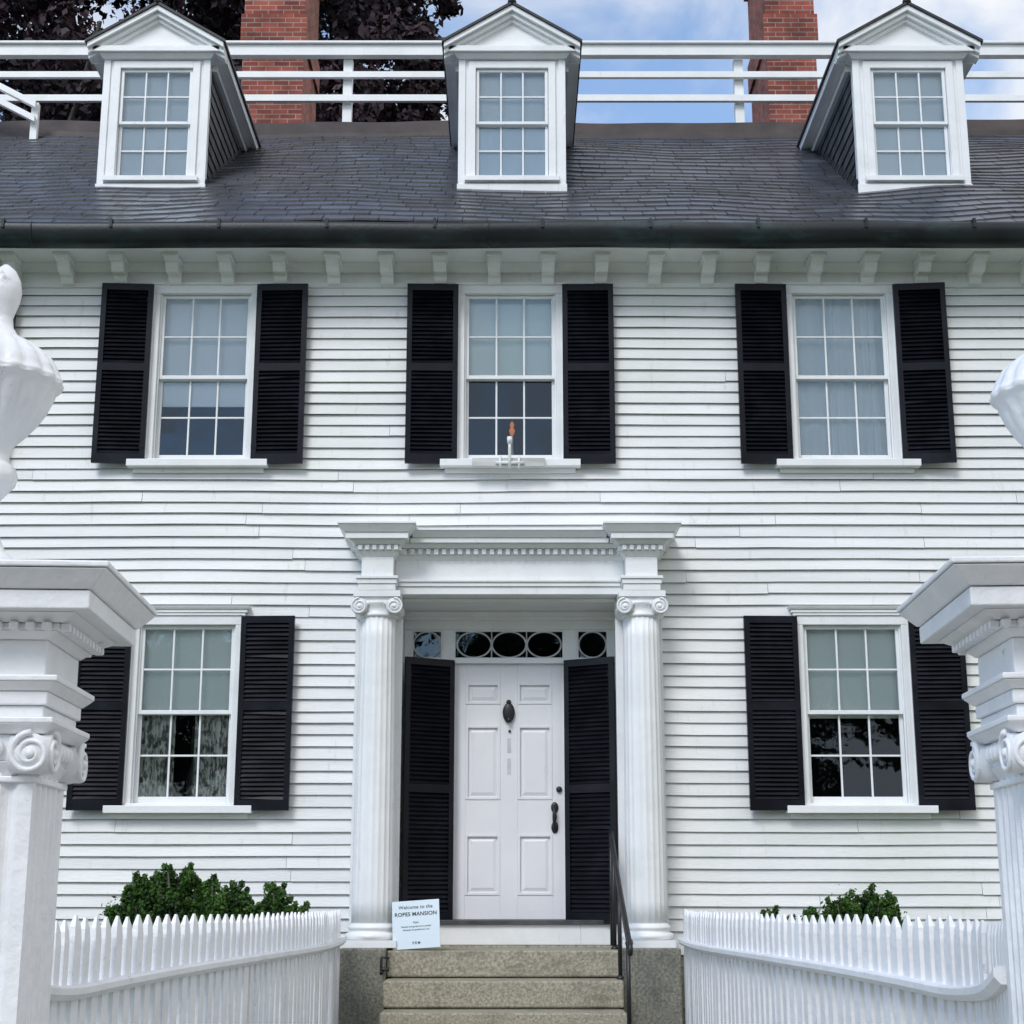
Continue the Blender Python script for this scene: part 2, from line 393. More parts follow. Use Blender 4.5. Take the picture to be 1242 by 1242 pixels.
mb=MB(); mb.lathe([(.07,.7),(.065,.95),(.035,1.05),(.05,1.15),(.04,1.3),(.02,1.38)],14,-2.66,.3); mb.obj('figurine',[M_blk],house)
mb=MB(); mb.box(-.34,.28,-.16,-.127,3.505,3.575); mb.mi=1
mb.tube([(-.02,-.18,3.48),(-.02,-.19,3.57),(-.02,-.21,3.64),(-.02,-.215,3.70)],.013,8); mb.tube([(-.02,-.215,3.69),(-.02,-.218,3.745)],.022,10)
mb.tube([(-.14,-.175,3.53),(.10,-.175,3.53)],.012,8)
for a in (-.1,.06): mb.tube([(a,-.175,3.48),(a,-.175,3.59)],.01,6)
mb.obj('flagpole_bracket',[M_wood,M_trim],house)

# ---------------------------------------------------------------- shutters
def shutter(name,x0,x1,z0,z1,ang,hinge,y=-.068,mid=.47,parent=house):
    mb=MB(); w=x1-x0; hx=x0 if hinge<0 else x1
    mb.M=Matrix.Translation((hx,y,0))@Matrix.Rotation(ang,4,'Z')
    a=0 if hinge<0 else -w; b=a+w
    st=.045; t=.034
    mb.box(a,a+st,-t,0,z0,z1); mb.box(b-st,b,-t,0,z0,z1)
    zm=z0+(z1-z0)*(1-mid)
    rails=[(z0,z0+.085),(zm-.035,zm+.035),(z1-.06,z1)]
    for p,q in rails: mb.box(a+st,b-st,-t+.001,-.001,p,q)
    for p,q in ((rails[0][1],rails[1][0]),(rails[1][1],rails[2][0])):
        n=int((q-p)/.036)
        for i in range(n):
            zz=p+(q-p)*(i+.12)/n; jt=random.uniform(-.002,.002)
            if random.random()<.04: jt*=4
            mb.tint=random.random()
            mb.hexa([(a+st,-.031,zz+jt),(b-st,-.031,zz-jt),(b-st,-.026,zz-jt-.002),(a+st,-.026,zz+jt-.002),
                     (a+st,-.012,zz+.031),(b-st,-.012,zz+.031),(b-st,-.006,zz+.029),(a+st,-.006,zz+.029)])
    mb.box(a+st,b-st,-.005,-.002,z0+.085,z1-.06)
    for zz in (z0+.15,z1-.15): mb.box((a if hinge<0 else b-.05),(a+.05 if hinge<0 else b),-t-.004,-t+.0,zz-.015,zz+.015)
    return mb.obj(name,[M_shut],parent)
R=math.radians
def pair(c,w,z0,z1,al,ar,wl=.447,wr=.447,g=.075):
    shutter('shutter',c-w/2-g-wl+.02,c-w/2-g+.02,z0,z1,R(al),1)
    shutter('shutter',c+w/2+g-.02,c+w/2+g+wr-.02,z0,z1,R(-ar),-1)
for i,(c,w) in enumerate(UP): pair(c,w,3.545,5.175,[2,4,2,1,2][i],[2,2,1,6,2][i])
for i,(c,w) in enumerate(LO): pair(c,w,.630,2.225,[2,3,2,2][i],[2,2,5,2][i])

# ---------------------------------------------------------------- cornice, brackets, gutter
mb=MB()
mb.box(-HX,HX,-.035,-.004,5.205,5.372)
mb.frust((-HX,HX,-.036,-.004),5.17,(-HX,HX,-.06,-.004),5.204)
mb.box(-HX-.3,HX+.3,-.44,-.001,5.373,5.40)
mb.box(-HX-.3,HX+.3,-.47,-.441,5.35,5.50)
mb.frust((-HX,HX,-.075,-.036),5.30,(-HX,HX,-.12,-.036),5.372)
mb.obj('cornice',[M_trim],house,.004)
mb=MB(); x=-.62-.469*14
while x<HX:
    mb.prism_x([(-.036,5.372),(-.33,5.372),(-.335,5.335),(-.31,5.315),(-.27,5.31),(-.245,5.275),(-.215,5.245),(-.17,5.24),(-.13,5.245),(-.115,5.215),(-.09,5.185),(-.036,5.18)],x-.055,x+.055)
    mb.box(x-.072,x+.072,-.35,-.036,5.338,5.371)
    x+=.469+random.uniform(-.004,.004)
mb.obj('cornice_brackets',[M_trim],house,.004)
mb=MB()
n=60; sec=[(-.50,5.54),(-.585,5.55),(-.60,5.525),(-.595,5.47),(-.57,5.405),(-.525,5.365),(-.472,5.355)]
pts=[]
for i in range(n+1):
    x=-HX-.35+(2*HX+.7)*i/n; s_=.014*noise.noise((x*.7,0,0))
    pts+=[(x,y,z+s_) for y,z in sec]
b=mb.verts(pts); k=len(sec); mb.smooth=True
for i in range(n):
    for j in range(k-1): mb.face([b+i*k+j,b+(i+1)*k+j,b+(i+1)*k+j+1,b+i*k+j+1])
mb.smooth=False
x=-7.1
while x<7.6:
    mb.box(x-.012,x+.012,-.612,-.46,5.545,5.572); mb.box(x-.012,x+.012,-.612,-.604,5.49,5.544)
    x+=.92
for x in (-4.1,-.2,1.35,4.6):
    mb.tube([(x,y-.003,z-.002) for y,z in sec],.006,6)
mb.obj('gutter',[M_gutter],house,fixn=False)

# ---------------------------------------------------------------- roof
SL=.7; A=math.atan(SL)
def und(x,y): return .085*noise.noise((x*.42,y*.4,5.5))+.035*noise.noise((x*1.1,y*.9,2.2))
def zr(y): return 5.61+SL*(y+.45)
mb=MB(); ex=.2; y=-.53
while y<3.82:
    x=-HX-.35-random.random()*.2
    dyr=ex*math.cos(A)
    while x<HX+.35:
        w=random.uniform(.20,.30)
        jy=random.uniform(-.004,.004)
        if random.random()<.008: jy-=.03
        y0=y+jy+.014*noise.noise((x*.8,y*3,7)); y1=y+dyr*1.1; l=.020+random.uniform(-.003,.004)
        mb.tint=min(1,max(0,random.gauss(.45,.24)))
        xa,xb=x+.003,x+w-.003
        z00=zr(y0)+und(xa,y0)+l; z01=zr(y0)+und(xb,y0)+l+random.uniform(-.002,.002); z10=zr(y1)+und(xa,y1)+.003; z11=zr(y1)+und(xb,y1)+.003
        b=mb.verts([(xa,y0,z00),(xb,y0,z01),(xb,y1,z11),(xa,y1,z10),(xa,y0,z00-.020),(xb,y0,z01-.020)])
        mb.face([b,b+1,b+2,b+3]); mb.mi=1; mb.face([b+4,b+5,b+1,b]); mb.mi=0
        x+=w
    y+=dyr
mb.obj('slate_roof',[M_slate,M_blk],house,fixn=False)
mb=MB()
n=40
P=[]
for i in range(n+1):
    x=-HX-.3+(2*HX+.6)*i/n
    for yy in (-.5,.6,1.7,2.8,3.82): P.append((x,yy,zr(yy)+und(x,yy)-.035))
b=mb.verts(P)
for i in range(n):
    for j in range(4): mb.face([b+i*5+j,b+(i+1)*5+j,b+(i+1)*5+j+1,b+i*5+j+1])
mb.poly([(-HX-.3,7.5,8.70),(HX+.3,7.5,8.70),(HX+.3,11.6,5.6),(-HX-.3,11.6,5.6)])
mb.poly([(-HX-.3,3.9,8.66),(HX+.3,3.9,8.66),(HX+.3,7.5,8.70),(-HX-.3,7.5,8.70)])
for sx in (-HX,HX): mb.poly([(sx,0,5.4),(sx,11,5.4),(sx,7.5,8.7),(sx,3.85,8.5)])
mb.obj('roof_deck',[M_blk],house,fixn=False)
mb=MB(); n=70
P=[]
for i in range(n+1):
    x=-HX-.3+(2*HX+.6)*i/n; u=und(x,3.8)*1.3
    P+=[(x,3.68,8.47+u),(x,3.70,8.57+u),(x,3.80,8.765+u*.8),(x,3.98,8.79+u*.8)]
b=mb.verts(P)
for i in range(n):
    for j in range(3): mb.face([b+i*4+j,b+(i+1)*4+j,b+(i+1)*4+j+1,b+i*4+j+1])
mb.obj('roof_curb',[M_curb],house,fixn=False)
mb=MB()
for z0,z1,t in ((9.72,9.86,.10),(9.44,9.52,.05),(9.13,9.215,.05)):
    mb.box(-HX,HX,3.99-t/2,3.99+t/2,z0,z1)
mb.box(-HX,HX,3.90,4.08,9.861,9.89)
for x in (-6.65,-4.30,-1.97,.375,2.72,5.06,7.2): mb.box(x-.055,x+.055,4.042,4.14,8.6,9.72)
for yy in (7.4,):
    for z0,z1 in ((9.72,9.85),(9.44,9.52),(9.13,9.215)): mb.box(-HX,HX,yy,yy+.06,z0,z1)
    for x in (-6.65,-4.30,-1.97,.375,2.72,5.06,7.2): mb.box(x-.055,x+.055,yy+.061,yy+.16,8.6,9.72)
for o_ in (-.02,-.20):
    mb.hexa([(-6.5,3.35,9.30+o_),(-5.46,3.35,8.74+o_),(-5.46,3.42,8.74+o_),(-6.5,3.42,9.30+o_),(-6.5,3.35,9.38+o_),(-5.46,3.35,8.82+o_),(-5.46,3.42,8.82+o_),(-6.5,3.42,9.38+o_)])
mb.box(-5.53,-5.45,3.43,3.50,8.3,8.82)
mb.obj('roof_balustrade',[M_trim],house,.004)
for x0,x1 in ((-3.71,-2.87),(3.51,4.19)):
    mb=MB(); mb.box(x0,x1,6.5,7.9,8.0,12.9); mb.box(x0-.05,x1+.05,6.45,7.95,12.9,13.15); mb.box(x0-.02,x1+.02,6.48,7.92,13.15,13.4)
    mb.box(x0-.035,x1+.035,6.465,7.935,11.35,11.8)
    mb.mi=1; mb.box(x0-.03,x1+.03,6.47,7.93,8.6,8.85)
    mb.obj('chimney',[M_brick,M_curb],house)

# ---------------------------------------------------------------- dormers
def dormer(c,sc=1.0):
    yf=.93; hb=.51*sc; zb=zr(yf)-.02; ze=8.0
    wx=.355*sc; wz0,wz1,mr=6.68,7.84,7.26
    mb=MB()
    mb.box(c-hb,c-wx,yf,yf+.12,zb-.1,ze); mb.box(c+wx,c+hb,yf,yf+.12,zb-.1,ze)
    mb.box(c-wx,c+wx,yf+.001,yf+.12,zb-.1,wz0); mb.box(c-wx,c+wx,yf+.001,yf+.12,wz1,ze)
    mb.box(c-wx-.07,c-wx,yf-.025,yf-.0005,wz0,wz1+.07); mb.box(c+wx,c+wx+.07,yf-.025,yf-.0005,wz0,wz1+.07)
    mb.box(c-wx,c+wx,yf-.025,yf-.0005,wz1,wz1+.07)
    mb.box(c-wx-.10,c+wx+.10,yf-.06,yf-.0005,wz0-.05,wz0)
    for s_ in(-1,1):
        x1=c+s_*(hb+.012); x0=c+s_*(hb-.055); mb.box(x0,x1,yf-.018,yf-.0006,zb-.06,7.93)
    mb.box(c-hb-.02,c+hb+.02,yf-.03,yf-.0007,zb-.06,zb+.05)
    mb.frust((c-hb-.02,c+hb+.02,yf-.04,yf+.1),7.93,(c-hb-.06,c+hb+.06,yf-.08,yf+.1),7.975)
    mb.box(c-hb-.11*sc,c+hb+.11*sc,yf-.11,yf+.1,7.976,8.035)
    ew=.665*sc; zp=8.455; zs=8.05
    mb.prism_y([(c-hb-.10,8.036),(c+hb+.10,8.036),(c,8.036+.37)],yf-.03,yf+.06)
    for s_ in (-1,1):
        for (o0,o1,yy0,yy1) in ((0,.055,yf-.15,yf+.06),(.056,.10,yf-.11,yf+.06),(.101,.135,yf-.07,yf+.05)):
            P=[]
            for yq in (yy0,yy1):
                P.append([(c+s_*ew,yq,zs-o1+.0),(c,yq,zp-o1),(c,yq,zp-o0),(c+s_*ew,yq,zs-o0)])
            f_,k_=P; mb.hexa([f_[0],f_[1],k_[1],k_[0],f_[3],f_[2],k_[2],k_[3]])
        xa,xb=(c+s_*hb,c+s_*(ew-.002))
        mb.box(min(xa,xb),max(xa,xb),yf+.101,3.05,7.955,7.985)
        mb.box(min(c+s_*(ew-.035),xb),max(c+s_*(ew-.035),xb),yf-.05,3.0,7.986,8.05)
        xq=c+s_*(hb+.05); mb.box(min(xa,xq),max(xa,xq),yf+.12,2.95,7.88,7.954)
    mb.obj('dormer_trim',[M_trim],house,.003)
    s=MB(); gl=MB()
    sash(s,gl,c-wx+.004,c+wx-.004,mr-.01,wz1-.002,yf+.005,st=.03,bot=.03)
    sash(s,gl,c-wx+.004,c+wx-.004,wz0+.002,mr+.015,yf+.042,st=.03,top=.03,bot=.045)
    s.obj('dormer_sash',[M_trim],house,.003); gl.obj('window_glass',[M_glass],house,fixn=False)
    s=MB(); s.box(c-wx,c+wx,yf+.080,yf+.084,wz0+.005,wz1); s.obj('window_shade',[M_shade_b],house)  # full blind; its pale blue also paints in the sky reflection
    r=MB(); t=.028
    for s_ in (-1,1):
        e0=(c+s_*(ew+.02),yf-.17,zs-.012); e1=(c+s_*(ew+.02),3.12,zs-.012); r1=(c,3.85,zp+.002); r0=(c,yf-.17,zp+.002)
        up=lambda p:(p[0],p[1],p[2]+t)
        r.hexa([e0,r0,r1,e1,up(e0),up(r0),up(r1),up(e1)])
    r.tube([(c,yf-.18,zp+.03),(c,3.7,zp+.03)],.022,8)
    r.lathe([(.045,zp+.02),(.04,zp+.05),(.02,zp+.075)],10,c,yf-.14)
    for s_ in (-1,1):
        x=c+s_*(hb+.006)
        r.poly([(x,yf-.02,zb-.05),(x,3.0,zr(3.0)-.02),(x,3.0,zr(3.0)+.07),(x,yf-.02,zb+.08)])
    r.obj('dormer_roof',[M_blk],house,fixn=False)
    k=MB(); zz=zb-.05
    while zz<7.9:
        for s_ in (-1,1):
            ymax=yf+(min(zz+.13,7.95)-zb)/SL+.1; yy=yf+.121-random.random()*.01
            while yy<ymax:
                w=random.uniform(.15,.24); ye=min(yy+w-.004,ymax); k.tint=random.random()
                xo=c+s_*(hb-.004+.014); xi=c+s_*(hb-.004)
                zt=min(zz+.135,7.95)
                b=k.verts([(xo,yy,zz),(xo,ye,zz),(xi,ye,zt),(xi,yy,zt),(xi,yy,zz),(xi,ye,zz)])
                k.face([b,b+1,b+2,b+3]); k.face([b,b+1,b+5,b+4]); yy+=w
        zz+=.13
    k.obj('dormer_cheeks',[M_cheek],house,fixn=False)
for c,s_ in ((-3.48,1),(0.0,1.0),(3.88,1.04)): dormer(c,s_)

# ---------------------------------------------------------------- portico
CX=(-1.10,1.06); CY=-.28
mb=MB()
for cx in CX:
    fl=lambda a,z:1-.05*(abs(math.sin(a*10))**.8) 
    prof=[(.163-.016*(t**1.6),-.255+2.43*t) for t in [i/14 for i in range(15)]]
    mb.lathe(prof,120,cx,CY,fl)
    mb.box(cx-.205,cx+.205,CY-.205,CY+.205,-.43,-.375)
    mb.lathe([(.195,-.374),(.208,-.36),(.212,-.345),(.20,-.325),(.18,-.318),(.175,-.305),(.18,-.297),(.19,-.288),(.186,-.272),(.17,-.262),(.164,-.25)],40,cx,CY)
    mb.lathe([(.148,2.165),(.16,2.175),(.16,2.19),(.148,2.20),(.153,2.24),(.173,2.27),(.178,2.29)],40,cx,CY)
    mb.box(cx-.17,cx+.17,CY-.15,CY+.15,2.285,2.325)
    mb.box(cx-.19,cx+.19,CY-.175,CY+.175,2.326,2.375)
    for s_ in (-1,1):
        vx=cx+s_*.142; vz=2.247
        mb.tube([(vx,CY-.165,vz),(vx,CY-.10,vz),(vx,CY,vz),(vx,CY+.10,vz),(vx,CY+.165,vz)],[.068,.06,.052,.06,.068],20)
        mb.spiral((vx,CY-.168,vz),'y',.064,-s_,.009)
        mb.sphere((vx,CY-.17,vz),.014,.01,.014,10,6)
    for i in range(5): mb.sphere((cx-.07+.035*i,CY-.155,2.272),.013,.014,.018,8,6)
mb.obj('portico_columns',[M_trim],house)
mb=MB()
for cx in CX:
    mb.box(cx-.20,cx+.19,-.10,-.034,-.43,2.37); 
    mb.box(cx-.15,cx+.15,-.455,-.0,2.376,2.43); mb.box(cx-.16,cx+.16,-.465,-.0,2.431,2.47); mb.box(cx-.172,cx+.172,-.478,0,2.471,2.495)
    mb.box(cx-.13,cx+.13,-.44,0,2.496,2.685)
    mb.frust((cx-.135,cx+.135,-.445,0),2.66,(cx-.165,cx+.165,-.475,0),2.70)
    mb.box(cx-.165,cx+.165,-.476,0,2.701,2.75)
    for i in range(6):
        a=cx-.165+.33*(i+.12)/5.6
        mb.box(a,a+.034,-.505,-.477,2.705,2.745)
    for i in range(6):
        a=-.47+.45*i/6
        for s_ in (-1,1):
            xa=cx+s_*.166; xb=cx+s_*.194; mb.box(xa,xb,a,a+.036,2.705,2.745)
    mb.frust((cx-.185,cx+.185,-.50,0),2.751,(cx-.225,cx+.225,-.535,0),2.785)
    mb.box(cx-.255,cx+.255,-.565,0,2.786,2.835)
    mb.frust((cx-.265,cx+.265,-.575,0),2.836,(cx-.312,cx+.312,-.62,0),2.895)
    mb.box(cx-.318,cx+.318,-.626,0,2.896,2.915)
x0,x1=CX[0]+.132,CX[1]-.132
X0,X1=CX[0]+.32,CX[1]-.32
mb.box(x0+.02,x1-.02,-.27,.0,2.376,2.44); mb.box(x0+.03,x1-.03,-.285,0,2.441,2.475); mb.box(x0+.04,x1-.04,-.30,0,2.476,2.497)
mb.box(x0,x1,-.26,0,2.498,2.69)
mb.frust((x0,x1,-.262,0),2.66,(x0,x1,-.29,0),2.70)
mb.box(x0+.03,x1-.03,-.292,0,2.7005,2.7515)
n=27
for i in range(n):
    a=x0+.06+(x1-x0-.12)*i/n; mb.box(a,a+.036,-.332,-.293,2.702,2.748)
mb.frust((x0+.06,x1-.06,-.335,0),2.752,(x0+.06,x1-.06,-.37,0),2.784)
mb.box(x0+.13,x1-.13,-.40,0,2.785,2.825)
mb.frust((X0-.04,X1+.04,-.41,0),2.826,(X0-.04,X1+.04,-.455,0),2.875)
mb.box(X0-.04,X1+.04,-.46,0,2.876,2.893)
mb.obj('portico_entablature',[M_trim],house,.003)
# recess
mb=MB(); YD=.40
mb.box(DOORX[0]-.03,DOORX[0],-.026,YD,-.45,2.375); mb.box(DOORX[1],DOORX[1]+.03,-.026,YD,-.45,2.375)
mb.box(DOORX[0],DOORX[1],-.10,YD+.1,2.345,2.374)
mb.box(DOORX[0],DOORX[1],YD,YD+.06,2.19,2.345)
mb.box(DOORX[0],DOORX[1],YD-.03,YD-.001,2.27,2.344)
mb.box(DOORX[0],DOORX[1],YD-.05,YD-.0305,2.30,2.343)
mb.box(DOORX[0],DOORX[1],YD-.02,YD+.06,1.897,1.935)
for a,b in ((-.93,-.865),(-.60,-.502),(.449,.56),(.83,.89)): mb.box(a,b,YD+.002,YD+.06,-.24,1.896); mb.box(a,b,YD+.002,YD+.06,1.936,2.189)
for a,b in ((-.575,-.527),(.475,.53)): mb.box(a,b,YD-.018,YD+.001,-.24,1.896)
for a,b in ((-.865,-.60),(.56,.83)): mb.box(a,b,YD+.01,YD+.05,-.24,.45)
mb.box(-.60,.56,.19,.26,-.43,-.27)
mb.box(DOORX[0],-.601,.19,.40,-.43,-.27);mb.box(.561,DOORX[1],.19,.40,-.43,-.27)
for a,b in ((-.865,-.60),(.56,.83),(-.502,.449)):
    mb.box(a,a+.014,YD+.01,YD+.03,1.936,2.189); mb.box(b-.014,b,YD+.01,YD+.03,1.936,2.189)
    mb.box(a,b,YD+.0105,YD+.03,2.175,2.189); mb.box(a,b,YD+.0105,YD+.03,1.936,1.95)
mb.mi=1; mb.box(-.88,.84,.16,.47,-.269,-.235); mb.mi=0
mb.obj('entry_surround',[M_trim,M_thresh],house,.003)
mb=MB()
def ring(cx,cz,rx,rz,y,t=.008):
    pts=[(cx+rx*math.cos(a*math.pi/20),y,cz+rz*math.sin(a*math.pi/20)) for a in range(41)]
    mb.tube(pts,t,6)
zc=(1.936+2.189)/2
for cx in (-.7325,.695): ring(cx,zc,.118,.112,YD+.022)
for cx in (-.025-.302,-.025,-.025+.302): ring(cx,zc,.147,.112,YD+.022)
for cx in (-.176,.126):
    for s_ in (-1,1): mb.tube([(cx,YD+.022,zc),(cx+.0,YD+.022,zc+s_*.112)],.006,6)
mb.obj('transom_tracery',[M_lead],house)
g=MB(); g.poly([(-.9,YD+.035,1.93),(.87,YD+.035,1.93),(.87,YD+.035,2.2),(-.9,YD+.035,2.2)])
for a,b in ((-.865,-.60),(.56,.83)): g.poly([(a,YD+.035,.45),(b,YD+.035,.45),(b,YD+.035,1.9),(a,YD+.035,1.9)])
g.obj('transom_glass',[M_glass],house,fixn=False)
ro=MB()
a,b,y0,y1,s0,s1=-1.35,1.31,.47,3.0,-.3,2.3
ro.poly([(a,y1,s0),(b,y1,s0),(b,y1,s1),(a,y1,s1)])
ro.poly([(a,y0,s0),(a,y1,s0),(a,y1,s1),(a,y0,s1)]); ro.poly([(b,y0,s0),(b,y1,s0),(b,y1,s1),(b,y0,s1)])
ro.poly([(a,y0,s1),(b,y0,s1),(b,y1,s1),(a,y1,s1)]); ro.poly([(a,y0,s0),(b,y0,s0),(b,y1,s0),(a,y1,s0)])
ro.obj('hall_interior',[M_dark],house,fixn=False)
# door
mb=MB(); y0=YD+.03
dx0,dx1,dz0,dz1=-.501,.448,-.234,1.896
mb.box(dx0,dx1,y0+.018,y0+.05,dz0,dz1)
px=[(-.395,-.10),(.047,.342)]; pz=[(-.04,.46),(.745,1.37),(1.55,1.735)]
mb.box(dx0,px[0][0],y0,y0+.017,dz0,dz1); mb.box(px[0][1],px[1][0],y0,y0+.017,dz0,dz1); mb.box(px[1][1],dx1,y0,y0+.017,dz0,dz1)
zs=[dz0,pz[0][0],pz[0][1],pz[1][0],pz[1][1],pz[2][0],pz[2][1],dz1]
for a,b in px:
    for i in range(0,8,2): mb.box(a,b,y0+.0005,y0+.017,zs[i],zs[i+1])
    for c,d in pz:
        m_=.022
        mb.box(a,a+m_,y0-.006,y0+.017,c,d); mb.box(b-m_,b,y0-.006,y0+.017,c,d)
        mb.box(a+m_,b-m_,y0-.006,y0+.017,c,c+m_); mb.box(a+m_,b-m_,y0-.006,y0+.017,d-m_,d)
        q=.05; 
        mb.hexa([(a+m_+.01,y0+.0175,c+m_+.01),(b-m_-.01,y0+.0175,c+m_+.01),(b-q-.01,y0+.004,c+q+.01),(a+q+.01,y0+.004,c+q+.01),
                 (a+m_+.01,y0+.0175,d-m_-.01),(b-m_-.01,y0+.0175,d-m_-.01),(b-q-.01,y0+.004,d-q-.01),(a+q+.01,y0+.004,d-q-.01)])
mb.obj('front_door',[M_door],house,.003)
mb=MB()
mb.sphere((-.028,y0-.022,1.475),.052,.022,.085,18,12); mb.sphere((-.028,y0-.02,1.565),.022,.016,.022,12,8); mb.sphere((-.028,y0-.045,1.41),.02,.02,.024,12,8)
mb.sphere((-.02,y0-.01,1.32),.012,.012,.012,8,6)
mb.sphere((.398,y0-.012,.83),.026,.02,.026,14,8)
mb.tube([(.36,y0-.012,.69),(.355,y0-.05,.67),(.355,y0-.06,.60),(.355,y0-.05,.53),(.36,y0-.012,.51)],[.012,.012,.017,.012,.012],8)
mb.sphere((.36,y0-.008,.68),.032,.012,.045,14,8); mb.sphere((.36,y0-.008,.515),.03,.012,.05,14,8); mb.sphere((.36,y0-.012,.60),.02,.014,.03,12,8)
mb.box(.352,.368,y0-.012,y0-.002,.50,.70)
mb.obj('door_hardware',[M_iron],house)
mb=MB(); mb.box(-.04,-.01,y0-.004,y0-.0012,1.14,1.26); mb.box(-.04,-.012,y0-.004,y0-.0012,.96,1.09); mb.obj('tape_residue',[M_paper],house)
def dshut(xo,yo,xi,yi,hinge):
    w=math.hypot(xi-xo,yi-yo)
    if hinge<0: ang=math.atan2(yi-yo,xi-xo); shutter('door_shutter',xo,xo+w,-.262,1.915,ang,-1,y=yo,mid=.5)
    else: ang=math.atan2(yo-yi,xo-xi); shutter('door_shutter',xo-w,xo,-.262,1.915,ang,1,y=yo,mid=.5)
dshut(-.905,.13,-.505,.36,-1)
dshut(.865,.13,.458,.36,1)
# steps
mb=MB()
sx0,sx1=-.962,.835
mb.box(sx0,sx1,-.50,.189,-.645,-.45)
mb.box(-.961,.834,.19,.5,-1.0,-.431)
mb.box(sx0+.03,sx1-.03,-.47,.15,-1.3,-.646)
for i in range(1,6):
    zt=-.45-.203*i
    mb.box(sx0+.003*i,sx1-.003*i,-.50-.35*i,-.50-.35*(i-1)+.03,zt-.193,zt-.002)
    mb.box(sx0+.03,sx1-.03,-.47-.35*i,-.50-.35*(i-1)+.03,max(G,zt-.21)-.2,zt-.1935)
mb.obj('granite_steps',[M_granite],house,.012)
mb=MB()
mb.box(-1.315,-.966,-.60,.0,G,-.431); mb.box(.84,1.29,-.60,.0,G,-.431)
mb.obj('column_pedestals',[M_granite2],house,.01)
# iron handrail
mb=MB()
mb.tube([(.80,-.02,.47),(.80,-.10,.44),(.815,-.55,.13),(.835,-1.10,-.22),(.84,-1.33,-.335),(.842,-1.40,-.37),(.842,-1.435,-.40),(.842,-1.43,-.44),(.842,-1.40,-.44)],.019,8)
mb.tube([(.80,-.10,.36),(.815,-.55,.05),(.835,-1.10,-.30),(.84,-1.33,-.42)],.011,8)
for y_,zt,zb in ((-.22,.36,-.45),(-.68,.04,-.65),(-1.33,-.34,-1.06)):
    xx=.803+.03*(-y_/1.3)
    mb.tube([(xx,y_,zb),(xx,y_,zt)],.016,8); mb.lathe([(.03,zb),(.03,zb+.01),(.015,zb+.03)],10,xx,y_)
mb.tube([(.80,-.02,.47),(.80,-.02,-.43)],.014,8)
mb.lathe([(.02,-.40),(.03,-.37),(.024,-.345),(.01,-.33)],12,.842,-1.335)
mb.obj('iron_handrail',[M_iron])
mb=MB()
mb.tube([(-.99,-.66,-.62),(-.99,-.66,-.50),(-.985,-.66,-.49),(-.93,-.66,-.50)],.010,6); mb.tube([(-1.0,-.66,-.58),(-.93,-.66,-.585)],.014,6); mb.tube([(-.99,-.60,-.60),(-.99,-.68,-.60)],.012,6)
mb.obj('boot_scraper',[M_iron])
# sign
sg=empty('welcome_sign',(-.735,-.47,EYE-.437),(R(-13),R(-4),R(-4)))
mb=MB(); mb.box(-.185,.185,-.006,.006,0,.37); 
mb.mi=1; mb.tube([(0,.006,.30),(0,.10,.02)],.006,6); mb.obj('board',[M_sign,M_iron],sg,.002)
def text(s,size,z,parent,bold=0,sp=1.0):
    cu=bpy.data.curves.new('lettering','FONT'); cu.body=s; cu.size=size; cu.align_x='CENTER'; cu.extrude=.0005; cu.offset=bold; cu.space_character=sp
    o=bpy.data.objects.new('lettering',cu); scene.collection.objects.link(o); o.parent=parent
    o.location=(0,-.0075,z); o.rotation_euler=(R(90),0,0); cu.materials.append(M_ink)
text('Welcome to the',.038,.307,sg,.0002,1.05); text('ROPES MANSION',.0415,.252,sg,.0007,1.05)
text('Open',.020,.195,sg); text('Mansion and garden hours posted',.017,.165,sg); text('Admission by guided tour only',.017,.140,sg); text('P E M',.026,.035,sg,.0006)

